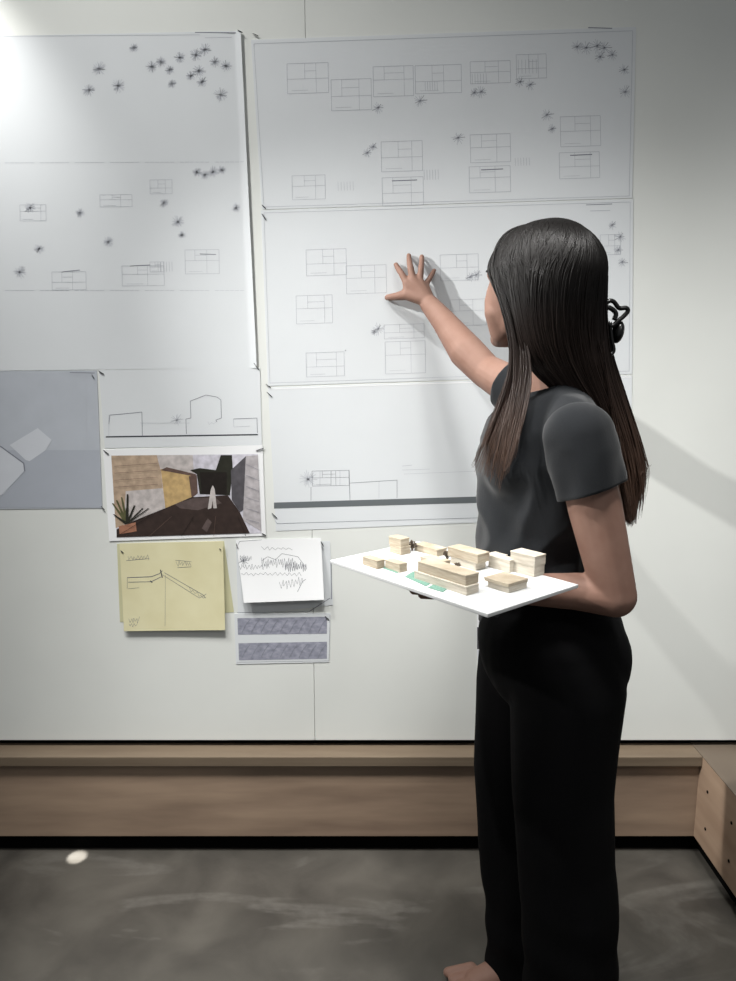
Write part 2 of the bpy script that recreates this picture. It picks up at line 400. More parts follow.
# --- small elevation sheet
s = Sheet('elevation_sheet', [(99,370),(260,368),(262,445),(105,448)], M['paper'], .0011,
          'small elevation sheet with house outlines on a thin ground line, above the colour print', 'drawing')
s.line((106,436.8),(258,434.6), .0034, 'ink3')
s.path([(109,424),(110,415),(122,414),(142,412),(142.5,436)], .0014, 'ink2'); s.line((109,415),(109,436), .0007,'ink1')
s.path([(186.5,434),(186,419),(191,418),(190.5,401),(206,395),(217,397),(221,400),(221.5,418),(216,420),(217,422)], .0014, 'ink2')
s.path([(233.5,419),(257,418),(257.5,433)], .0014, 'ink2'); s.line((233.5,419),(234,427), .001, 'ink1'); s.line((234,427),(250,426), .0009, 'ink1')
s.tree(177,420,7,'ink1',14); s.line((140,423),(190,423), .0006,'ink1'); s.scribble(208,423,8,3,5,'ink1')
s.pin((99,371),(104,374)); s.pin((254,363),(259,370)); s.done()

# --- colour print with white border
s = Sheet('colour_print', [(103.5,449.5),(262.5,445),(266,535.5),(109.5,541)], M['paperw'], .0018,
          'colour picture of a deck between walls, white-bordered, pinned above the yellow paper', 'picture', nu=8, nv=6)
pic = lambda pts, m: s.poly(pts, m)
pic([(111.5,455.5),(258,454),(261.5,533),(117,537)], 'p_sky')
pic([(111.5,455.5),(157,455),(161,470),(165,508),(138,519),(116,528)], 'p_wall')
pic([(126,491),(163,488),(165,508),(138,519),(124,524)], 'p_white')
pic([(157,455),(193,455),(194,474),(161,469)], 'p_white')
pic([(161,469),(167,468.5),(194,474.5),(194,496),(165.5,508)], 'p_garage')
pic([(160.5,470),(167,467),(196,474),(196,476.5),(166,471)], 'p_brown')
pic([(189,476),(197,475),(198,493),(192,498)], 'p_brown')
pic([(190,470),(200,468),(216,470),(221,455),(232,455),(233,470),(230,495),(200,494),(197,474)], 'p_tree')
pic([(200,472),(227,472),(227,494),(202,494)], 'p_dark')
pic([(231,470),(246,456),(247,508),(240,512),(232,500)], 'p_grey')
pic([(246,456),(258,455),(261.5,531),(243,520)], 'p_brick')
pic([(165.5,508),(192,497),(228,495),(240,512),(250,533),(117,537),(117,529),(138,519)], 'p_deck')
pic([(175,504),(193,498),(215,497),(222,503),(198,510),(180,508)], 'p_deck2')
pic([(202,528),(208,518),(212,522),(207,532)], 'p_deck2')
pic([(211,489),(213,485),(215,489),(217,508),(213.5,508),(213,500),(211.5,508),(208,509)], 'p_white')
pic([(119,526),(136,522),(137,531),(120,534)], 'p_pot')
for i, (x, y) in enumerate(((113,503),(117,500),(122,497),(128,494),(127,508),(135,505),(143,508),(149,508),(144,517),(114,514))):
    pic([(126,524),(129,523),(x+.8,y),(x-.8,y)], 'p_plant' if i < 3 else 'p_tree')
for k in range(6): s.line((246.5,464+k*11),(259.5,470+k*10.5), .0009, 'ink2', .0022)
for k in range(5): s.line((150+k*22,516),(118+k*32,535.5), .0010, 'p_brown' if k % 2 else 'p_dark', .0022, seg=1)
for k in range(4): s.line((115,466+k*7),(158,463+k*7), .0008, 'p_brown', .0022, seg=1)
s.pin((104,450),(109,454)); s.pin((256,450.5),(264,448)); s.pin((262,533),(266,535)); s.done()

# --- yellow tracing papers
s = Sheet('tracing_sheet', [(117,544),(224,541),(234,612),(120,622)], M['yellow2'], .0007,
          'pale yellow tracing paper peeking out behind the sketched yellow sheet', 'paper', nu=8, nv=6); s.done()
def liftY(u, v): return .0035+.004*v*v+.003*u*u
s = Sheet('tracing_sheet', [(120,543),(223.5,540.5),(226,628.5),(125,630)], M['yellow'], .0016,
          'square yellow tracing paper with pencil sketch pinned below the colour print', 'paper', liftY, nu=12, nv=10)
s.scribble(128,557.5,22,6,14,sl=-.02); s.line((127,560),(150,558), .0011,'pencil')
s.scribble(177,563,15,6,12); s.line((178,567),(192,566), .001,'pencil'); s.line((176,559.5),(192,561), .0009,'pencil')
s.path([(128,577),(152,576),(160,573),(163,570)], .0018,'pencil'); s.path([(129,581.5),(152,581),(162,576)], .0016,'pencil'); s.line((129,588),(140,587), .0009,'pencil')
s.path([(165,572),(204,594),(206,597)], .0013,'pencil'); s.path([(163,574),(200,597),(207,593)], .0010,'pencil'); s.scribble(190,588,16,4,9,sl=.6)
s.line((161,569),(163,577), .0026,'ink3'); s.line((151,580),(153,582), .0026,'ink3')
s.line((166,574),(166,625), .0006,'pencil'); s.line((128,577),(128,588), .0009,'pencil'); s.scribble(130,619,10,7,9); s.scribble(130,624,8,4,7)
s.pin((121.5,550),(124,552)); s.pin((220,547.5),(221.5,549)); s.done()

# --- white sketch sheets
s = Sheet('sketch_sheet', [(236,541),(330,541),(333,605),(238,616)], M['paper'], .0009,
          'lower white paper with a cut corner behind the pencil sketch', 'paper', nu=8, nv=6)
s.line((237,612.5),(309,611.5), .0011,'ink2'); s.line((309,611.5),(330,598), .0016,'ink2'); s.line((331,560),(331.5,599), .0022,'ink2'); s.done()
def liftS(u, v): return .0025+.015*v**1.5
s = Sheet('sketch_sheet', [(236,539.5),(321,537.5),(324.5,597.5),(245,600.5)], M['paperw'], .0016,
          'white pencil sketch lifting off at its bottom edge, right of the yellow paper', 'drawing', liftS, nu=12, nv=12)
s.scribble(240,558,12,6,16); s.scribble(240,566,30,6,20); s.scribble(262,562,34,10,34); s.scribble(285,566,22,10,26,lw=.0010); s.scribble(242,573,60,4,26)
s.scribble(280,584,24,10,16,sl=-.2); s.scribble(262,548,30,4,12); s.path([(298,590),(303,580),(306,578)], .0012,'pencil'); s.path([(238,545),(240,541),(262,539.5)], .0008,'pencil')
s.tree(244,560,6,'pencil',12); s.path([(262,560),(268,556),(276,559),(282,553),(298,556),(306,566)], .0010,'pencil')
s.pin((236.5,543),(238.5,548)); s.pin((321,541),(324,546)); s.done()

# --- two hatched strips
s = Sheet('strip_print', [(234.5,613.5),(330.5,613),(329,662),(236,664)], M['paper'], .0013,
          'small print of two grey hatched strips, lowest of the pinned papers', 'drawing', nu=6, nv=6)
s.poly([(237.5,618),(327,616.5),(327,633.5),(238,634.5)], 'hatch'); s.poly([(238.5,643),(327,641.5),(327,658.5),(239,660)], 'hatch')
for k in range(9):
    for y in (617.5, 642.5): s.path([(242+k*9.5,y+15),(246+k*9.5,y+7),(250+k*9.5,y+2)], .0012, 'ink2', .0007)
s.path([(237,662),(329,660.5),(330,615)], .0007,'ink2'); s.pin((325,616),(329,619)); s.done()

# --- card half hidden behind the person
s = Sheet('photo_card', [(477,612),(500,612),(500,682),(477.5,682)], M['paperw'], .0012,
          'small card with a dark picture, half hidden behind the black trousers', 'picture', nu=3, nv=5)
s.poly([(477,627),(500,627),(500,649),(477,649)], 'p_grey'); s.poly([(477.5,650),(500,650),(500,681),(478,681)], 'bluegrey2'); s.done()

# =========================================================== BOARD WITH MODEL
A = Vector((-.0695,-.586,1.0)); B = Vector((.1727,-.877,1.0))
U = (B-A).normalized(); V = Vector((-U.y, U.x, 0)); LU, LV = .378, .222
if V.y < 0: V = -V
def bf(v): return A+U*v.x+V*v.y+Vector((0,0,v.z))
bm = bmesh.new(); box(bm, (0,0,-.006), (LU,LV,0), frame=bf); bevel(bm, .0012)
props(obj('model_board', bm, M['board']), 'white foam board the woman carries flat on one hand', 'board')
def loc(px, py, z=1.0):
    p = Q(px, py, z)-A; return p.dot(U), p.dot(V)
def house(px, py, storeys, label, windows=False):
    """storeys: (w along board, depth, height, du, dv, material)"""
    u, v = loc(px, py); base = bf(Vector((u, v, 0)))
    r = empty('model_house', base, label, 'model house', 'block houses on the carried board')
    z = 0.0003
    for w, dp, h, du, dv, m in storeys:
        h *= .84
        bm = bmesh.new(); box(bm, (u-w+du, v+dv, z), (u+du, v+dv+dp, z+h-.0025), frame=bf); bevel(bm, .0005, 1)
        st = obj('storey', bm, M[m], r)
        if windows:
            n = max(1, int(w/.022))
            for k in range(n):
                bm = bmesh.new(); cx = u-w+du+w*(k+.5)/n
                box(bm, (cx-.003, v+dv-.0004, z+h*.35), (cx+.003, v+dv+.001, z+h*.62), frame=bf); obj('window', bm, M['balsa3'], st)
        bm = bmesh.new(); box(bm, (u-w+du-.0004, v+dv-.0004, z+h-.0025), (u+du+.0004, v+dv+dp+.0004, z+h), frame=bf); bevel(bm, .0004, 1)
        obj('roof_slab', bm, M[m], r); z += h
    return r
house(377,569.5, [(.040,.018,.018,0,0,'balsa')], 'smallest brown-ended block house near the left tip of the white board')
house(399.5,573, [(.038,.018,.018,0,0,'balsa')], 'small low block house beside the first green patch, second from the left tip')
house(401,555.5, [(.032,.024,.018,0,0,'balsa'),(.034,.022,.018,-.002,.001,'balsa')], 'two-storey block house at the far left edge next to the dry twigs')
house(437,557, [(.062,.026,.016,0,0,'balsa')], 'long single-storey block house behind the longest one, twigs at its right end')
house(466.5,596, [(.118,.028,.017,0,0,'balsa2'),(.108,.030,.020,-.004,.002,'balsa')], 'longest block house, two storeys stepping down along the front board edge')
house(440,570, [(.050,.026,.016,0,.0,'balsa')], 'low block house tucked behind the left end of the longest one')
house(476.5,571, [(.060,.026,.016,-.002,0,'balsa2'),(.072,.030,.020,.004,-.002,'balsa')], 'two-storey block house in the middle of the board with overhanging upper floor')
house(500,562, [(.030,.022,.012,0,0,'balsa2')], 'lowest pale block house at the back between the middle one and the shirt')
house(509.5,573, [(.048,.020,.026,0,0,'balsa2')], 'plain pale block house directly left of the tall white one')
house(534,577.5, [(.048,.028,.022,0,0,'balsa2'),(.052,.030,.021,.001,-.001,'balsa2')], 'tall palest block house nearest the shirt on the board')
house(509,593.5, [(.044,.044,.012,0,0,'balsa2'),(.050,.048,.007,.001,-.003,'balsa')], 'wide flat-roofed block house alone at the near right corner of the board')
for (a, b, c, d), lab in ((((383,568.5),(387,565.5),(401,571),(397,573.5)), 'smallest green patch on the board between the two small blocks'),
                    (((405,577),(413,572),(436,581),(426,586.5)), 'largest green patch on the board, centre of the front edge'),
                    (((428,588),(437,583),(449,587.5),(443,592.5)), 'green patch on the board beneath the right end of the longest block')):
    bm = bmesh.new(); lo = [bm.verts.new(Q(*p, 1.0)+Vector((0,0,.0002))) for p in (a,b,c,d)]; hi = [bm.verts.new(Q(*p, 1.0)+Vector((0,0,.0012))) for p in (a,b,c,d)]
    bm.faces.new(lo); bm.faces.new(hi)
    for i in range(4): bm.faces.new((lo[i], lo[(i+1) % 4], hi[(i+1) % 4], hi[i]))
    props(obj('lawn_patch', bm, M['lawn']), lab, 'model lawn', 'green lawns on the board')
for px, py, hh, lab in ((412,551,.020,'dry twig tree on the board beside the two-storey house at the far left'), (447,561,.019,'dry twig tree on the board left of the middle two-storey house'), (457,569,.010,'tiny twig bush on the board between the longest and the middle house')):
    u, v = loc(px, py); b0 = bf(Vector((u, v, .0))); bm = bmesh.new(); rn = random.Random(px)
    for k in range(26):
        a = rn.uniform(0, 6.28); e = rn.uniform(.1, .95); q = b0+Vector((math.cos(a)*hh*.55*e, math.sin(a)*hh*.55*e, hh*rn.uniform(.5,1.05)))
        m_ = b0.lerp(q, .5)+Vector((0,0,hh*.15)); tube(bm, [b0+Vector((0,0,.0003)), m_, q], [.0007,.0006,.0009], 4)
        ellipsoid(bm, q, XYZ, (.0017,.0017,.0017), 6)
    props(obj('twig_tree', bm, M['twig']), lab, 'model tree', 'twig trees on the board')

# =========================================================== PERSON
TH = math.radians(47)
f = Vector((-math.cos(TH), math.sin(TH), .0)).normalized(); l = Vector((-math.sin(TH), -math.cos(TH), 0)); u3 = Vector((0,0,1))
HC = Vector((.308,-.468,1.499))
def hd(a, b, c): return HC+f*a+l*b+u3*c       # forward, left, up
HA = (f, l, u3)
SL, SR = Vector((.358,-.640,1.234)), Vector((.372,-.335,1.265))
EL, ER = Vector((.425,-.672,.960)), Vector((.268,-.195,1.335))
WL = Vector((.220,-.645,.966)); WR = P(430,305,D0-.055)

person = empty('person', (.37,-.53,0), 'long-haired woman in dark t-shirt and black trousers, reaching to the drawings, carrying a board', 'person')
bm = bmesh.new()
# head
ellipsoid(bm, hd(-.012,0,.018), HA, (.093,.074,.090))
ellipsoid(bm, hd(.034,0,-.030), HA, (.060,.063,.078))
chain(bm, [hd(.010,.040,-.060), hd(.066,.012,-.098), hd(.066,-.012,-.098), hd(.010,-.040,-.060)], [.022,.017,.017,.022])   # jaw
for sg in (1,-1):
    chain(bm, [hd(.060,sg*.032,-.028), hd(.052,sg*.038,-.050), hd(.050,sg*.026,-.086)], [.022,.024,.022]); capsule(bm, hd(.050,sg*.026,-.086), hd(.062,sg*.010,-.096), .022, .019)
capsule(bm, hd(.074,.022,.022), hd(.080,0,.022), .014, .013); capsule(bm, hd(.074,-.022,.022), hd(.080,0,.022), .014, .013)
capsule(bm, hd(.082,0,.005), hd(.101,0,-.030), .006, .0085); capsule(bm, hd(.090,.010,-.034), hd(.090,-.010,-.034), .007, .007)
capsule(bm, hd(.083,.014,-.060), hd(.083,-.014,-.060), .008, .008); capsule(bm, hd(.078,0,-.092), hd(.080,0,-.096), .014, .012)
for sg in (1,-1):
    chain(bm, [hd(-.002,sg*.072,.012), hd(-.014,sg*.080,.016), hd(-.018,sg*.080,-.014), hd(-.008,sg*.076,-.046)], [.006,.006,.007,.006]); capsule(bm, hd(-.006,sg*.070,-.005), hd(-.006,sg*.072,-.012), .009,.009)
# neck and trunk
chain(bm, [hd(-.020,0,-.050), Vector((.352,-.480,1.36)), Vector((.365,-.484,1.29))], [.050,.048,.058])
capsule(bm, (.366,-.55,1.255), (.366,-.42,1.258), .034, .034)
Yv = Vector((0,1,0))
capsule(bm, (.330,-.486,1.20), (.335,-.488,1.08), .082, .078, side=Yv, fs=1.25)
capsule(bm, (.335,-.488,1.08), (.345,-.495,.95), .078, .080, side=Yv, fs=1.2)
capsule(bm, (.345,-.495,.95), (.355,-.50,.84), .084, .098, side=Yv, fs=1.35)
capsule(bm, (.380,-.485,1.252), SL, .036, .040); capsule(bm, (.38,-.485,1.26), SR, .04, .047)
# legs, feet
LH, RH = Vector((.365,-.575,.82)), Vector((.355,-.425,.82))
chain(bm, [LH, Vector((.380,-.600,.47)), Vector((.412,-.612,.085))], [.080,.052,.034]); chain(bm, [RH, Vector((.328,-.445,.47)), Vector((.352,-.478,.085))], [.080,.052,.034])
chain(bm, [LH, Vector((.395,-.605,.33))], [.08,.05]); chain(bm, [RH, Vector((.345,-.455,.33))], [.08,.05])
for ank, dy in ((Vector((.412,-.612,.07)), -.018), (Vector((.352,-.478,.07)), -.022)):
    heel = ank+Vector((.025,.0,-.036)); ball = ank+Vector((-.120,dy*.8,-.044))
    chain(bm, [heel, ank+Vector((-.03,0,-.022)), ball], [.027,.033,.021], side=Yv, fs=1.25)
    for k in range(5):
        o = (k-2)*.0165*(1 if True else 1); L = (.052,.046,.041,.035,.028)[k] if dy else .04
        st = ball+Vector((-.002, o*-1, .002)); capsule(bm, st, st+Vector((-L,-o*.15+dy*.2,-.010)), .0115 if k else .014, .0085 if k else .011)
# arms
chain(bm, [SL, SL.lerp(EL,.45), EL], [.044,.0455,.037]); chain(bm, [EL, EL.lerp(WL,.28)+Vector((0,.012,.0)), WL], [.037,.033,.024])
chain(bm, [SR, SR.lerp(ER,.5), ER], [.050,.045,.038]); chain(bm, [ER, ER.lerp(WR,.32)+Vector((-.002,-.004,-.006)), ER.lerp(WR,.75), WR], [.038,.041,.029,.0235])
# right hand: spread on the wall
kn = [P(406.5,283,D0-.038), P(413,279.5,D0-.040), P(419.5,281,D0-.038), P(425,286,D0-.034)]
for k in kn: capsule(bm, WR.lerp(k,.12)+(k-WR).normalized()*.0, k, .0165, .0105)
capsule(bm, kn[0], kn[3], .0105, .010); capsule(bm, WR.lerp(kn[0],.5), WR.lerp(kn[3],.5), .013, .012)
fing = [((401.5,273.5,-.030),(398,268.5,-.016),(396,264.5,-.0085)), ((410.5,268,-.034),(409.3,261,-.018),(408.8,255.5,-.0085)),
        ((421,269.5,-.032),(421.6,262,-.017),(421.8,256.5,-.0085)), ((429.5,278.5,-.027),(432.5,273.5,-.014),(434.3,270.2,-.008))]
for k, fg, r in zip(kn, fing, (.0080,.0082,.0079,.0070)):
    pts = [k]+[P(a,b,D0+c) for a,b,c in fg]; chain(bm, pts, [r*1.12, r, r*.9, r*.78])
t0 = WR.lerp(kn[0],.25); tp = [t0, P(407,294.5,D0-.040), P(396,296.5,D0-.025), P(387.5,297.5,D0-.0095)]; chain(bm, tp, [.016,.014,.0100,.0080])
capsule(bm, tp[1], kn[0], .011, .009)
# left hand: palm up below the board
hz = .9845
hz = .9855
KN = [Vector((.156,-.700,hz-.010)), Vector((.150,-.681,hz-.010)), Vector((.152,-.661,hz-.010)), Vector((.160,-.642,hz-.010))]
for k in KN: capsule(bm, WL.lerp(k,.08), k, .017, .0115)
for k, L, r, dy in zip(KN, (.068,.074,.068,.052), (.0085,.0088,.0084,.0075), (-.022,-.018,-.008,.004)):
    a = k+Vector((-L*.5, dy*.5, .001)); b = a+Vector((-L*.28, dy*.3, .0)); c_ = b+Vector((-L*.22, dy*.2, .0015)); chain(bm, [k, a, b, c_], [r*1.1, r, r*.92, r*.8])
chain(bm, [WL.lerp(KN[0],.3), Vector((.195,-.715,.972)), Vector((.172,-.735,.979)), Vector((.150,-.742,.981))], [.016,.014,.0105,.0085])
body = fuse(bm, .0030, 5, .5)
bodyo = obj('body', body, M['skin'], person, True)
for sg in (1,-1):
    b = bmesh.new(); ellipsoid(b, hd(.0648,sg*.031,.006), HA, (.0100,.0110,.0070), 16); e = obj('eye', b, M['eye'], person, True)
    b = bmesh.new(); ellipsoid(b, hd(.0722,sg*.031,.006), HA, (.0025,.0066,.0064), 12); obj('iris', b, M['iris'], e, True)
    b = bmesh.new(); tube(b, [hd(.089,sg*.016,.026), hd(.087,sg*.028,.029), hd(.079,sg*.040,.026)], [.0016,.0022,.0012], 6); obj('eyebrow', b, M['hair'], person, True)
b = bmesh.new(); capsule(b, hd(.0885,.013,-.0565), hd(.0905,0,-.0545), .0035, .0048); capsule(b, hd(.0885,-.013,-.0565), hd(.0905,0,-.0545), .0035, .0048); capsule(b, hd(.088,.009,-.0635), hd(.088,-.009,-.0635), .0052, .0052)
obj('lips', fuse(b, .0012, 3), M['lip'], person, True)

# ---- t-shirt
bm = bmesh.new()
capsule(bm, (.325,-.485,1.20), (.332,-.487,1.08), .104, .106, side=Yv, fs=1.22, n=32)
capsule(bm, (.332,-.487,1.08), (.345,-.488,.84), .106, .116, side=Yv, fs=1.12, n=32)
capsule(bm, (.294,-.53,1.160), (.296,-.445,1.160), .078, .078)
chain(bm, [Vector((.364,-.395,1.262)), Vector((.364,-.485,1.266)), Vector((.364,-.545,1.256)), Vector((.360,-.595,1.240)), Vector((.361,-.632,1.226))], [.050,.052,.052,.052,.048]); capsule(bm, (.35,-.53,1.25), (.35,-.44,1.25), .06, .06)
dL = (EL-SL).normalized(); dR = (ER-SR).normalized()
capsule(bm, (.366,-.55,1.190), (.368,-.60,1.195), .064, .052); capsule(bm, SL+dL*.0, SL+dL*.010, .046, .046)
capsule(bm, (.37,-.42,1.22), SR, .075, .060); capsule(bm, SR, SR+dR*.17, .060, .055)
capsule(bm, (.362,-.484,1.24), (.358,-.482,1.315), .075, .068)
sh = fuse(bm, .005, 26, .5)
def near(v, a, b, r):
    ab = b-a; t = max(0, min(1, (v-a).dot(ab)/ab.length_squared)); return (v-(a+ab*t)).length < r
def cut(bm, co, no, test):
    fs = [q for q in bm.faces if test(q.calc_center_median())]
    g = set(fs)
    for q in fs: g.update(q.verts); g.update(q.edges)
    bmesh.ops.bisect_plane(bm, geom=list(g), plane_co=co, plane_no=no, clear_outer=False)
    dl = [q for q in bm.faces if test(q.calc_center_median()) and (q.calc_center_median()-co).dot(no) > 0]
    bmesh.ops.delete(bm, geom=dl, context='FACES')
    bmesh.ops.delete(bm, geom=[v for v in bm.verts if not v.link_faces], context='VERTS')
cR = SR+dR*.105
cut(sh, cR, dR, lambda v: near(v, SR+dR*.05, SR+dR*.28, .075))
cut(sh, Vector((.30,-.48,.845)), Vector((0,0,-1)), lambda v: v.z < .88 and abs(v.y+.49) < .3)
nk = Vector((-.30,0,.95)).normalized()
cut(sh, Vector((.350,-.483,1.317)), nk, lambda v: (v-Vector((.348,-.483,1.335))).length < .082)
sh.normal_update()
def fold(v, k=1.0):
    p = v.co
    w = Vector((p.x*7-p.z*2.5, p.y*7, p.z*3.2+p.x*7)); n1 = noise.noise(w*1.5)
    n2 = noise.noise(Vector((p.x*16+p.z*6, p.y*16, p.z*7-p.x*9))+Vector((5,3,1)))
    n3 = 1-abs(noise.noise(Vector((p.x*13-p.z*5, p.y*13, p.z*10+p.x*8))))*2
    return (n1*.008+n2*.006+n3*.007)*k
mv = {v: v.normal*fold(v, 1.25-.8*max(0, min(1, (v.co.z-1.14)/.12))) for v in sh.verts}
for v, d in mv.items(): v.co += d
sv, uv_ = frame_of(dL); rings = []
for i in range(34):                                         # near sleeve, sewn on over the shoulder
    if i < 13: t = 0; a_ = math.pi/2*(i+.3)/13; h = .002-.0575*math.cos(a_); r = .0575*math.sin(a_)
    else: t = (i-13)/20; h = .002+.094*t; r = .0575+.0008*math.sin(3*t)
    ring = []
    for k in range(56):
        a = 2*math.pi*k/56; d_ = sv*math.cos(a)+uv_*math.sin(a)
        hh = h + -.006*t*d_.x
        rr = r+.0022*t*math.sin(3*a+1)+.0016*t*math.sin(7*a+4*t)
        q_ = SL+dL*hh+d_*rr
        n_ = noise.noise(Vector((q_.x*20+q_.z*9, q_.y*20, q_.z*11-q_.x*14)))+.6*(1-2*abs(noise.noise(Vector((q_.x*15-q_.z*10+2, q_.y*15, q_.z*14+q_.x*12)))))
        ring.append(sh.verts.new(q_+d_*n_*.0038))
    rings.append(ring)
for a, b in zip(rings, rings[1:]):
    for k in range(56): sh.faces.new((a[k], a[(k+1) % 56], b[(k+1) % 56], b[k]))
shirt = obj('t_shirt', sh, M['shirt'], person, True); shirt['label'] = 'charcoal short-sleeved t-shirt'
m_ = shirt.modifiers.new('thickness', 'SOLIDIFY'); m_.thickness = .0018; m_.offset = 0
def hem(co, no, ctr, r, tilt=None):
    b = bmesh.new(); return b

# ---- trousers
bm = bmesh.new()
ellipsoid(bm, (.360,-.505,.815), XYZ, (.140,.170,.150), 32); ellipsoid(bm, (.345,-.495,.93), XYZ, (.108,.145,.12), 32)
ellipsoid(bm, (.412,-.56,.80), XYZ, (.088,.085,.10)); ellipsoid(bm, (.405,-.445,.80), XYZ, (.085,.085,.10))
NL = [(.362,-.585,.80,.108),(.375,-.592,.75,.107),(.372,-.60,.55,.096),(.384,-.604,.40,.092),(.397,-.607,.31,.0945),(.404,-.609,.17,.091),(.409,-.612,.0,.095)]
FL = [(.345,-.43,.80,.108),(.330,-.435,.70,.103),(.322,-.445,.52,.095),(.332,-.452,.33,.0915),(.348,-.460,.18,.090),(.358,-.467,.0,.092)]
for L in (NL, FL): chain(bm, [Vector(q[:3]) for q in L], [q[3] for q in L], side=Yv, fs=.86, n=28)
pt = fuse(bm, .006, 6, .5)
cut(pt, Vector((.3,-.5,.955)), Vector((0,0,1)), lambda v: v.z > .93)
cut(pt, Vector((.4,-.6,.022)), Vector((0,0,-1)), lambda v: v.z < .06 )
pt.normal_update()
for v in pt.verts:
    p = v.co; n1 = noise.noise(Vector((p.x*14, p.y*14, p.z*2.2))); n2 = noise.noise(Vector((p.x*24, p.y*24, p.z*5+3)))
    low = max(0, min(1, (.9-p.z)/.3)); v.co += v.normal*((n1*.007+n2*.003)*low + (.004*math.sin(p.z*60+p.x*20)*max(0, 1-p.z/.35)))
    if v.co.z < .012: v.co.z = .012
tr = obj('trousers', pt, M['pants'], person, True); tr['label'] = 'wide black trousers'
m_ = tr.modifiers.new('thickness', 'SOLIDIFY'); m_.thickness = .0018; m_.offset = 0

# ---- sandals: thin dark soles under both feet
for ank, dy in ((Vector((.412,-.612,.0)), -.018), (Vector((.352,-.478,.0)), -.022)):
    b = bmesh.new(); prof = []
    for k in range(36):
        a = 2*math.pi*k/36; x = -.062+math.cos(a)*.128; w = .036+.010*(-math.cos(a)); prof.append((ank.x+x, ank.y+dy*.5+dy*(-x)*3+math.sin(a)*w))
    lo = [b.verts.new((x, y, .0005)) for x, y in prof]; hi = [b.verts.new((x, y, .0085)) for x, y in prof]
    b.faces.new(lo); b.faces.new(hi)
    for k in range(36): b.faces.new((lo[k], lo[(k+1) % 36], hi[(k+1) % 36], hi[k]))
    so = obj('sandal', b, M['sandal'], person)
    b = bmesh.new(); c0 = ank+Vector((.045,dy*.2,0))
    tube(b, [c0+Vector((-.04,-.038,.008)), c0+Vector((-.01,-.036,.05)), c0+Vector((.012,0,.062)), c0+Vector((-.01,.036,.05)), c0+Vector((-.04,.038,.008))], .004, 8)
    obj('heel_strap', b, M['sandal'], so, True)

# ---- hair
HR = (.115,.088,.096)
def cap(dirv, k=1.0):
    d = dirv.normalized(); return hd(-.026,0,.014)+f*d.x*HR[0]*k+l*d.y*HR[1]*k+u3*d.z*HR[2]*k
bm = bmesh.new()
ellipsoid(bm, hd(-.024,0,.016), HA, (.098,.081,.094), 32)
ellipsoid(bm, hd(-.048,0,-.020), HA, (.070,.064,.088), 28)
chain(bm, [hd(-.062,0,-.02), P(580,370,1.375), P(604,415,1.385)], [.046,.022,.012], side=l, fs=1.1)
chain(bm, [P(610,415,1.41), P(618,455,1.41), P(624,488,1.41)], [.014,.016,.008], side=Yv, fs=2.0)
chain(bm, [hd(-.050,.030,-.02), P(556,350,1.365), P(580,388,1.39), P(606,422,1.405)], [.036,.026,.018,.010], side=Yv, fs=.9)
core = fuse(bm, .005, 6, .5)
me = bpy.data.meshes.new('hair'); 
def sl(a, b, t):
    a, b = a.normalized(), b.normalized(); om = math.acos(max(-1, min(1, a.dot(b))))
    return (a*math.sin((1-t)*om)+b*math.sin(t*om))/max(1e-6, math.sin(om))
def cr(pts, n):
    out = []; q = [pts[0]*2-pts[1]]+list(pts)+[pts[-1]*2-pts[-2]]
    S = len(pts)-1
    for i in range(n+1):
        t = i/n*S; k = min(int(t), S-1); x = t-k; a, b, c, d = q[k:k+4]
        out.append(.5*((2*b)+(c-a)*x+(2*a-5*b+4*c-d)*x*x+(3*b-a-3*c+d)*x**3))
    return out
rnd = random.Random(3)
G = Vector
def strand(pts, r=.0013, n=20, tip=.25, wob=.002):
    ph = rnd.uniform(0, 6.28); fr = rnd.uniform(.6, 1.6); q = cr(pts, n)
    for _ in range(7): q = [q[0]]+[(a+b*2+c)/4 for a, b, c in zip(q, q[1:], q[2:])]+[q[-1]]
    sw = Vector((rnd.gauss(0,1), rnd.gauss(0,1), 0))*wob
    q = [p+sw*math.sin(ph+fr*i*.35)*(i/n) for i, p in enumerate(q)]
    tube(core, q, [r*(1 if i < n*.75 else 1-(1-tip)*(i/n-.75)/.25) for i in range(n+1)], 4, caps=False)
def lerpg(gs, u):
    u = u*(len(gs)-1); k = min(int(u), len(gs)-2); u -= k
    return [a.lerp(b, u) for a, b in zip(gs[k], gs[k+1])]
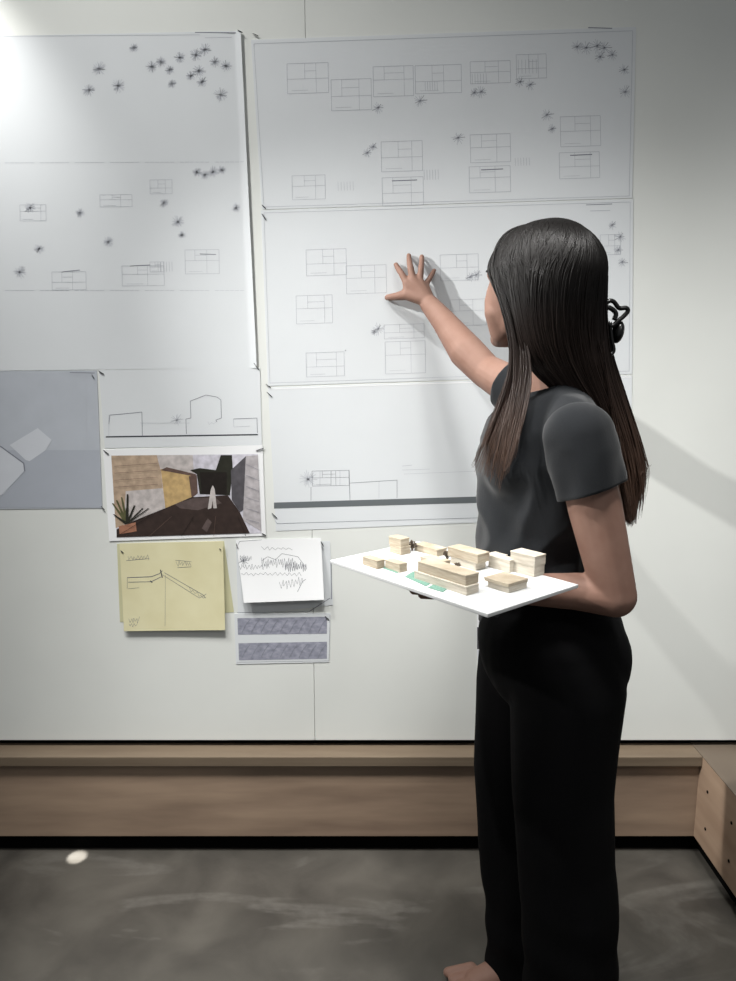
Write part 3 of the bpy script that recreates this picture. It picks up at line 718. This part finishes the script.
# over the scalp: from the parting down both sides and towards the clip
def scalp(x0, endd, n=10, k0=1.005, k1=1.02):
    root = Vector((x0, rnd.uniform(-.04,.04), 1)); return [cap(sl(root, endd, t/n), k0+(k1-k0)*t/n) for t in range(n+1)]
clipd = Vector((-1,.10,-.30))
for i in range(110):                                        # near side, swept back to the clip
    x0 = rnd.uniform(-.9,.75); az = rnd.uniform(-.25,.8); e = Vector((-.9+.4*abs(az), az, rnd.uniform(-.55,-.05)))
    mid = Vector((x0*.4-.25, .85 if az > 0 else -.85, .45+rnd.uniform(-.2,.35)))
    a = Vector((x0,0,1)); k = rnd.uniform(.93,.965)
    pts = [cap(sl(sl(a, mid, t/8), sl(mid, e, t/8), t/8), k) for t in range(9)]
    strand(pts, .0015, 18, .8, .0008)
for i in range(330):                                        # straight down the near side to ear height and beyond
    az = rnd.uniform(-.35,.62); x0 = rnd.uniform(-.1,.6)
    e = Vector((az, .9, -.12)); k = rnd.uniform(1.0,1.03)
    pts = [cap(sl(Vector((x0,.02,1)), e, t/7), k) for t in range(8)]
    uu = (az+.35)/.97
    if uu > .72:   tail = lerpg([[P(526,345,1.335),P(520,372,1.33),P(513,405,1.30),P(506,445,1.275),P(500,485,1.275)], [P(516,345,1.345),P(512,370,1.34),P(500,402,1.34),P(486,435,1.335),P(473,466,1.34)]], min(1,(uu-.72)/.28+rnd.uniform(-.25,.25)) if uu > .8 else rnd.uniform(0,.4))
    elif uu > .55: tail = lerpg([[P(535,350,1.32),P(532,378,1.32),P(528,405,1.285),P(518,440,1.26),P(508,470,1.255)], [P(524,348,1.33),P(519,375,1.325),P(512,410,1.295),P(505,450,1.27),P(498,490,1.27)]], rnd.random())
    else:          tail = lerpg([[P(590,345,1.355),P(605,385,1.37),P(616,425,1.38),P(626,470,1.385),P(630,508,1.39)], [P(536,343,1.315),P(552,372,1.335),P(580,393,1.35),P(606,425,1.375),P(617,470,1.385)]], (uu/.55)**.8)
    tail = [p+Vector((rnd.gauss(0,.002), rnd.gauss(0,.003), 0)) for p in tail]
    tail[-1] = tail[-1]+(tail[-1]-tail[-2])*rnd.uniform(-.5,.12)
    strand(pts+tail, .0013, 30, .2, .0015)
mg = [[P(533,343,1.308),P(545,371,1.33),P(572,394,1.348),P(602,428,1.375),P(615,470,1.385),P(620,505,1.39)],
      [P(556,345,1.315),P(574,378,1.335),P(594,402,1.355),P(612,440,1.38),P(622,480,1.385),P(626,515,1.39)],
      [P(580,345,1.325),P(598,380,1.345),P(613,420,1.365),P(625,460,1.385),P(631,500,1.39),P(631,522,1.39)],
      [P(604,345,1.38),P(613,380,1.39),P(625,418,1.395),P(637,455,1.40),P(643,485,1.405),P(636,515,1.41)]]
for i in range(1500):                                        # mantle of hair from the parting over near side and back
    t = rnd.random(); e = sl(Vector((-.10,.95,-.12)), Vector((-1,-.25,-.15)), t); k = rnd.uniform(1.0,1.03)
    x0 = rnd.uniform(-.75,.45)
    kk = k*1.0; pts = [cap(sl(Vector((x0,.02,1)), e, q/6), kk) for q in range(7)]
    g = lerpg(mg, min(1, max(0, t+rnd.gauss(0,.04)))); j = Vector((rnd.gauss(0,.003), rnd.uniform(0,.012), 0))
    g = [p+j*(.5+.12*q) for q, p in enumerate(g)]; g[-1] = g[-1]+(g[-1]-g[-2])*rnd.uniform(-1.6,.3)
    strand(pts+g, .0015, 30, .2, .0018)
for i in range(260):                                        # far side
    az = rnd.uniform(-.6,.5); e = Vector((az, -.9, -.3)); k = rnd.uniform(1.0,1.03)
    pts = [cap(sl(Vector((rnd.uniform(-.2,.6),-.02,1)), e, t/7), k) for t in range(8)]
    b0 = pts[-1]; tail = [b0+Vector((.004,.004,-.06)), b0+Vector((.02,.0,-.13)), b0+Vector((.03 if az < .1 else -.01,-.01,-.2)), b0+Vector((.04 if az < .1 else -.03,-.03,-.26))]
    if az > .25: tail = tail[:3]
    strand(pts+tail, .0013, 28, .2, .0015)
back = [[P(600,350,1.36),P(604,385,1.36),P(611,425,1.365),P(617,465,1.37),P(623,500,1.375),P(628,518,1.38)],
        [P(604,345,1.40),P(613,380,1.40),P(624,420,1.405),P(633,455,1.41),P(638,490,1.41),P(632,516,1.41)],
        [P(606,330,1.43),P(616,370,1.43),P(630,410,1.44),P(640,445,1.44),P(647,468,1.445),P(642,500,1.45)],
        [P(590,345,1.46),P(604,380,1.46),P(616,420,1.46),P(626,455,1.46),P(632,485,1.46),P(630,505,1.46)]]
for i in range(420):
    g = lerpg(back, rnd.random()); j = Vector((rnd.gauss(0,.0035), rnd.gauss(0,.006), 0))
    e = Vector((-1, rnd.uniform(-.7,.7), rnd.uniform(-.1,-.6)))
    st = [cap(sl(Vector((-.3,e.y*.5,.8)), e, t/3), .97) for t in range(4)]
    g = [p+j*(.4+.15*k) for k, p in enumerate(g)]; g[-1] = g[-1]+(g[-1]-g[-2])*rnd.uniform(-1.2,.35)
    strand(st+g, .0013, 28, .15, .002)
for i in range(190):                                        # hair hanging over the side of the neck, then back behind the shoulder
    k = rnd.uniform(.99,1.02); t = rnd.random()
    pts = [cap(sl(Vector((rnd.uniform(-.2,.4),.02,1)), Vector((.16-.25*t,.95,-.12)), q/6), k) for q in range(7)]
    g = lerpg([[P(519,340,1.318),P(524,360,1.325),P(538,382,1.345),P(572,400,1.37),P(600,428,1.385),P(614,462,1.39)], mg[0]], t)
    j = Vector((rnd.gauss(0,.002), rnd.uniform(0,.010), 0)); g = [p+j for p in g]
    strand(pts+g, .0015, 30, .2, .0012)
for i in range(90):                                         # front edge of the hair falling past the temple
    t = rnd.random(); o_ = rnd.gauss(0, .002)
    g = [P(536+8*t,223,1.42), P(512+8*t,227,1.418), P(497+8*t,241,1.408), P(491.5+8*t,262,1.395), P(494+8*t,284,1.375), P(503+7*t,310,1.352), P(511+5*t,338,1.335)]
    g += [P(511+8*t,372,1.33), P(498+14*t,408,1.32), P(484+14*t,445,1.32)] if t < .5 else [P(513+5*t,372,1.325), P(508+6*t,410,1.30), P(500+6*t,460,1.275)]
    strand([p+Vector((o_*.5,o_,o_*.3)) for p in g], .0013, 34, .2, .0012)
for i in range(30):                                         # wisps beside the face
    t = rnd.random(); k = rnd.uniform(1.01,1.05)
    pts = [cap(sl(Vector((.5,.02,1)), Vector((.60+.08*t,.62-.05*t,-.02)), q/6), k-.02) for q in range(7)]
    strand(pts+[P(500+6*t,300,1.36), P(507+5*t,322,1.345), P(513+3*t,345,1.335)], .0011, 24, .2, .001)
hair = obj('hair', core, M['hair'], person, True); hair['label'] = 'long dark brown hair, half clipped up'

# ---- claw clip and earring
D1 = 1.395
clip = empty('hair_clip', P(612,325,D1), 'black claw clip holding the hair at the back of the head', 'hair clip')
def cp(pts, d=D1): return [P(x, y, d) for x, y in pts]
for dd in (-.011, .011):
    b = bmesh.new(); d = D1+dd
    tube(b, cr(cp([(604,306),(609,301),(614,302),(619,308),(626,308),(628,311),(624,316),(618,321),(612,326),(607,322)], d), 40), .0042, 8)
    tube(b, cr(cp([(606,307),(612,309),(616,314),(614,320)], d), 14), .0045, 8)
    tube(b, cr(cp([(610,322),(612,340),(614,350),(611,354),(607,352),(606,344),(608,336)], d), 24), .0034, 8)
    obj('claw', b, M['black'], clip, True)
b = bmesh.new(); ax = P(618,323,D1)-P(614,342,D1); sd = Yv
ellipsoid(b, P(618,332,D1), (ax.cross(sd).normalized(), sd, ax.normalized()), (.0105,.016,.021), 20); obj('hinge', b, M['black'], clip, True)
b = bmesh.new(); ellipsoid(b, hd(-.010,.090,-.050), XYZ, (.0028,.0028,.0028), 12); tube(b, [hd(-.008,.076,-.046), hd(-.010,.090,-.050)], .0007, 6)
props(obj('earring', b, M['silver'], None, True), 'tiny silver stud in the left ear beneath the hair', 'earring')

# =========================================================== CAMERA, LIGHT
cam = bpy.data.cameras.new('camera'); co = bpy.data.objects.new('camera', cam); C.objects.link(co)
cam.sensor_fit = 'VERTICAL'; cam.sensor_height = 36; cam.sensor_width = 27; cam.lens = 36*F/981
co.location = (0,-D0,H); co.rotation_euler = (math.pi/2-T, 0, 0); bpy.context.scene.camera = co
def spot(name, loc, tgt, e, ang, blend=.6, size=.05, col=(1,.985,.955)):
    L = bpy.data.lights.new(name, 'SPOT'); L.energy = e; L.spot_size = math.radians(ang); L.spot_blend = blend
    L.shadow_soft_size = size; L.color = col
    o = bpy.data.objects.new(name, L); C.objects.link(o); o.location = loc
    o.rotation_euler = (Vector(tgt)-Vector(loc)).to_track_quat('-Z', 'Y').to_euler(); return o
def area(name, loc, tgt, e, sx, sy, col=(1,1,1)):
    L = bpy.data.lights.new(name, 'AREA'); L.energy = e; L.shape = 'RECTANGLE'; L.size = sx; L.size_y = sy; L.color = col
    o = bpy.data.objects.new(name, L); C.objects.link(o); o.location = loc
    o.rotation_euler = (Vector(tgt)-Vector(loc)).to_track_quat('-Z', 'Y').to_euler(); return o
spot('track_spot_key', (-1.7,-.88,2.3), (1.0,0,.85), 250, 38, 1, .028)
spot('track_spot_high', (-1.5,-.90,3.6), (.7,0,.0), 235, 54, 1, .04)
spot('track_spot_wash', (-1.10,-.33,2.45), (-1.0,0,1.97), 28, 60, 1, .03)
for k, (x, tx, tz, e) in enumerate(((-.9,-.65,-.5,215),(-.2,-.15,-.7,330),(.4,.55,.15,215),(1.0,1.2,.75,140))):
    spot('track_spot_wall', (x,-1.15,3.3), (tx,0,tz), e, 34, 1, .2)
spot('floor_patch_beam', (-.85,-1.3,3.2), Q(77,857,0), 3400, .85, .6, .005)  # added pencil beam, only there to make the small bright patch on the floor
spot('fill_spot_front', (.9,-2.3,2.9), (.1,0,.4), 34, 80, 1, .25)  # added soft fill from the camera side, not a known fitting
w = bpy.data.worlds.new('world'); bpy.context.scene.world = w; w.use_nodes = True
w.node_tree.nodes['Background'].inputs[0].default_value = (.95,.98,1,1); w.node_tree.nodes['Background'].inputs[1].default_value = .195
sc = bpy.context.scene; sc.view_settings.view_transform = 'Standard'; sc.view_settings.look = 'None'
sc.view_settings.gamma = 1; sc.view_settings.exposure = .12; sc.view_settings.use_curve_mapping = False
